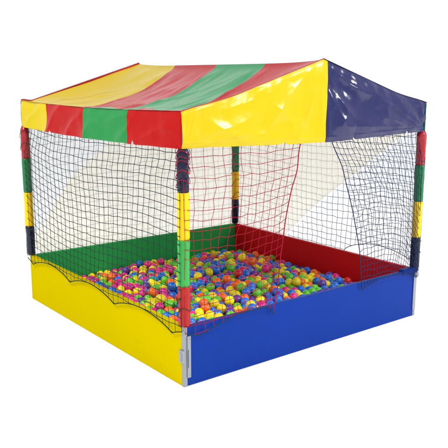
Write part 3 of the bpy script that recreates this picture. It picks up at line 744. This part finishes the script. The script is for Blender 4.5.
 1010,1402,112,4, 122,492,108,0, 1016,1100,120,2, 980,1344,141,7, 122,1064,122,3, 1877,734,107,0, 719,1542,109,0, 721,1068,109,2,
 1561,1616,129,4, 461,238,106,4, 467,860,108,0, 592,895,106,1, 1653,1318,108,3, 1445,230,182,2, 1878,1259,115,4, 1877,409,109,3,
 1722,314,162,3, 793,778,106,4, 359,66,109,2, 1670,695,105,4, 1207,1207,107,4, 1243,245,112,2, 1711,1288,109,0, 1175,640,108,0,
 456,123,108,4, 463,1187,121,3, 1142,1200,112,4, 984,236,110,0, 1877,344,116,1, 821,1127,107,5, 1497,688,126,3, 1318,546,108,3,
 1605,888,106,6, 326,123,109,5, 236,429,107,0, 475,715,196,4, 1802,124,108,4, 822,1594,108,4, 1232,759,123,5, 955,205,168,4,
 1644,1682,106,0, 747,1484,107,1, 1471,214,108,0, 713,124,128,4, 657,1187,109,2, 285,1353,106,5, 1277,113,153,1, 1825,1158,108,0,
 1657,1185,107,0, 296,864,109,0, 1764,668,107,5, 515,816,107,3, 1278,1293,107,1, 130,1806,106,1, 424,66,108,4, 1628,802,108,2,
 563,1247,107,0, 224,1449,146,2, 438,154,165,3, 1170,759,105,0, 1396,443,112,3, 1367,338,166,0, 1336,717,107,3, 124,298,117,3,
 780,190,164,4, 1648,1854,108,2, 1593,1413,119,4, 883,1977,106,0, 1109,1525,106,3, 229,1387,107,0, 263,974,106,2, 1432,342,163,3,
 1045,1514,107,3, 1087,330,167,4, 759,1237,133,4, 1233,1442,107,6, 66,1291,106,0, 185,1840,106,6, 1218,212,162,4, 712,700,128,0,
 685,1030,147,0, 376,1627,109,0, 593,236,112,3, 482,923,107,3, 284,664,120,4, 532,636,106,4, 178,526,107,5, 1662,857,113,5,
 1232,1502,133,4, 1335,168,185,7, 726,1187,108,4, 391,123,108,0, 325,993,111,1, 654,681,108,2, 357,884,109,3, 808,671,107,1,
 1764,1552,107,5, 1733,238,108,1, 1344,205,133,3, 1568,211,163,0, 1338,277,163,5, 1155,1090,126,5, 409,700,109,5, 850,1100,162,0,
 493,1131,109,1, 1875,539,109,5, 436,293,129,5, 809,132,160,0, 1259,1454,168,3, 756,1129,108,0, 1182,1147,109,4, 786,1072,108,4,
 750,826,107,5, 332,455,106,4, 1878,1191,123,3, 1153,329,162,2, 1714,636,133,4, 1711,1221,108,3, 1049,1921,109,5, 912,123,108,3,
 589,1808,107,1, 1088,1587,107,6, 1007,161,117,1, 123,1388,107,1, 907,1280,153,0, 1064,66,135,5, 1291,1925,108,2, 1016,1036,106,3,
 1820,443,107,5, 1190,1659,162,5, 622,1022,110,0, 248,908,107,0, 1537,1722,107,5, 1374,154,106,5, 228,1322,106,1, 1371,262,106,4,
 1709,1353,109,0, 1824,1223,108,3, 1051,276,173,0, 1884,66,152,0, 1078,407,125,0, 1600,228,109,3, 266,1606,140,1, 329,346,108,2,
 1286,211,163,4, 849,1534,108,0, 586,203,170,1, 1329,1252,107,0, 1047,350,120,3, 988,1157,107,4, 624,792,106,0, 1600,1217,106,5,
 683,1484,118,1, 1426,1370,124,0, 1517,1661,109,1, 177,721,134,3, 405,841,109,0, 1878,1487,106,3, 1498,1776,112,1]
NB = len(DATA)//4
pos = [tuple(c/1000 for c in DATA[4*i:4*i+3]) for i in range(NB)]
cid = DATA[3::4]
CN = ['yellow', 'magenta', 'orange', 'green', 'blue', 'purple', 'red', 'teal']
CC = [srgb(230, 212, 20), srgb(208, 40, 130), srgb(228, 100, 28), srgb(92, 188, 48), srgb(28, 104, 204), srgb(94, 60, 162), srgb(196, 30, 36), srgb(24, 148, 150)]
def ball_mat(nm, c):
    m = mat(nm + '_ball_plastic', c, .24, .45, var=.08, vscale=16)
    nt = m.node_tree; b = nt.nodes['Principled BSDF']
    mx = [n for n in nt.nodes if n.type == 'MIX'][0]
    oi = nt.nodes.new('ShaderNodeObjectInfo')
    hs = nt.nodes.new('ShaderNodeHueSaturation')
    mr = nt.nodes.new('ShaderNodeMapRange')
    mr.inputs['To Min'].default_value = .80; mr.inputs['To Max'].default_value = 1.18
    nt.links.new(oi.outputs['Random'], mr.inputs['Value'])
    nt.links.new(mr.outputs[0], hs.inputs['Value'])
    nt.links.new(mx.outputs['Result'], hs.inputs['Color'])
    nt.links.new(hs.outputs[0], b.inputs['Base Color'])
    return m
BM = [ball_mat(n, c) for n, c in zip(CN, CC)]
RB = .0325
def ball_geo(nu, nv):
    v = []; f = []
    for j in range(1, nv):
        th = math.pi*j/nv
        seam = RB*(1 + (.022 if abs(j-nv/2) < .6 else 0) - (.010 if .6 < abs(j-nv/2) < 1.6 else 0))
        for i in range(nu):
            q = 2*math.pi*i/nu
            v.append((seam*math.sin(th)*math.cos(q), seam*math.sin(th)*math.sin(q), seam*math.cos(th)))
    n = len(v); v += [(0, 0, RB*.985), (0, 0, -RB*.985)]
    for j in range(nv-2):
        for i in range(nu):
            f.append((j*nu+i, (j+1)*nu+i, (j+1)*nu+(i+1) % nu, j*nu+(i+1) % nu))
    for i in range(nu):
        f.append((n, i, (i+1) % nu)); f.append((n+1, (nv-2)*nu+(i+1) % nu, (nv-2)*nu+i))
    return v, f
bv, bf = ball_geo(32, 26)
proto = []
for nm, m in zip(CN, BM):
    b = MB(); b.add(bv, bf)
    o = b.build('plastic_ball', m)
    proto.append(o)
used = set()
def zone(x, y):
    e = RB + .05
    if x > W-.034-RB-.03: return 'resting against the red wall'
    if y > D-.034-RB-.03: return 'resting against the green wall'
    if x < .034+RB+.03: return 'close behind the yellow wall'
    if y < .034+RB+.03: return 'close behind the blue wall'
    return 'out in the middle of the pit'
for i in range(300):
    c = cid[i]
    if c in used: o = proto[c].copy(); col.objects.link(o)
    else: o = proto[c]; used.add(c)
    o.location = pos[i]
    o.rotation_euler = (rnd.uniform(0, 6.28), rnd.uniform(0, 6.28), rnd.uniform(0, 6.28))
    o['label'] = 'glossy %s plastic ball %s' % (CN[c], zone(*pos[i][:2]))
    o['category'] = 'ball'
    o['group'] = 'plastic balls in the pit'
for k, o in enumerate(proto):
    if k not in used: bpy.data.objects.remove(o)
sv, sf = ball_geo(20, 14)
b = MB()
for i in range(300, NB):
    e = Matrix.Rotation(rnd.uniform(0, 6.28), 3, 'X') @ Matrix.Rotation(rnd.uniform(0, 6.28), 3, 'Z')
    p = Vector(pos[i])
    b.add([tuple(e @ Vector(q) + p) for q in sv], sf, cid[i])
rest = b.build('plastic_balls', BM)
rest['kind'] = 'stuff'
rest['label'] = 'mixed coloured plastic balls filling the gaps deeper in the pit'
rest['category'] = 'balls'
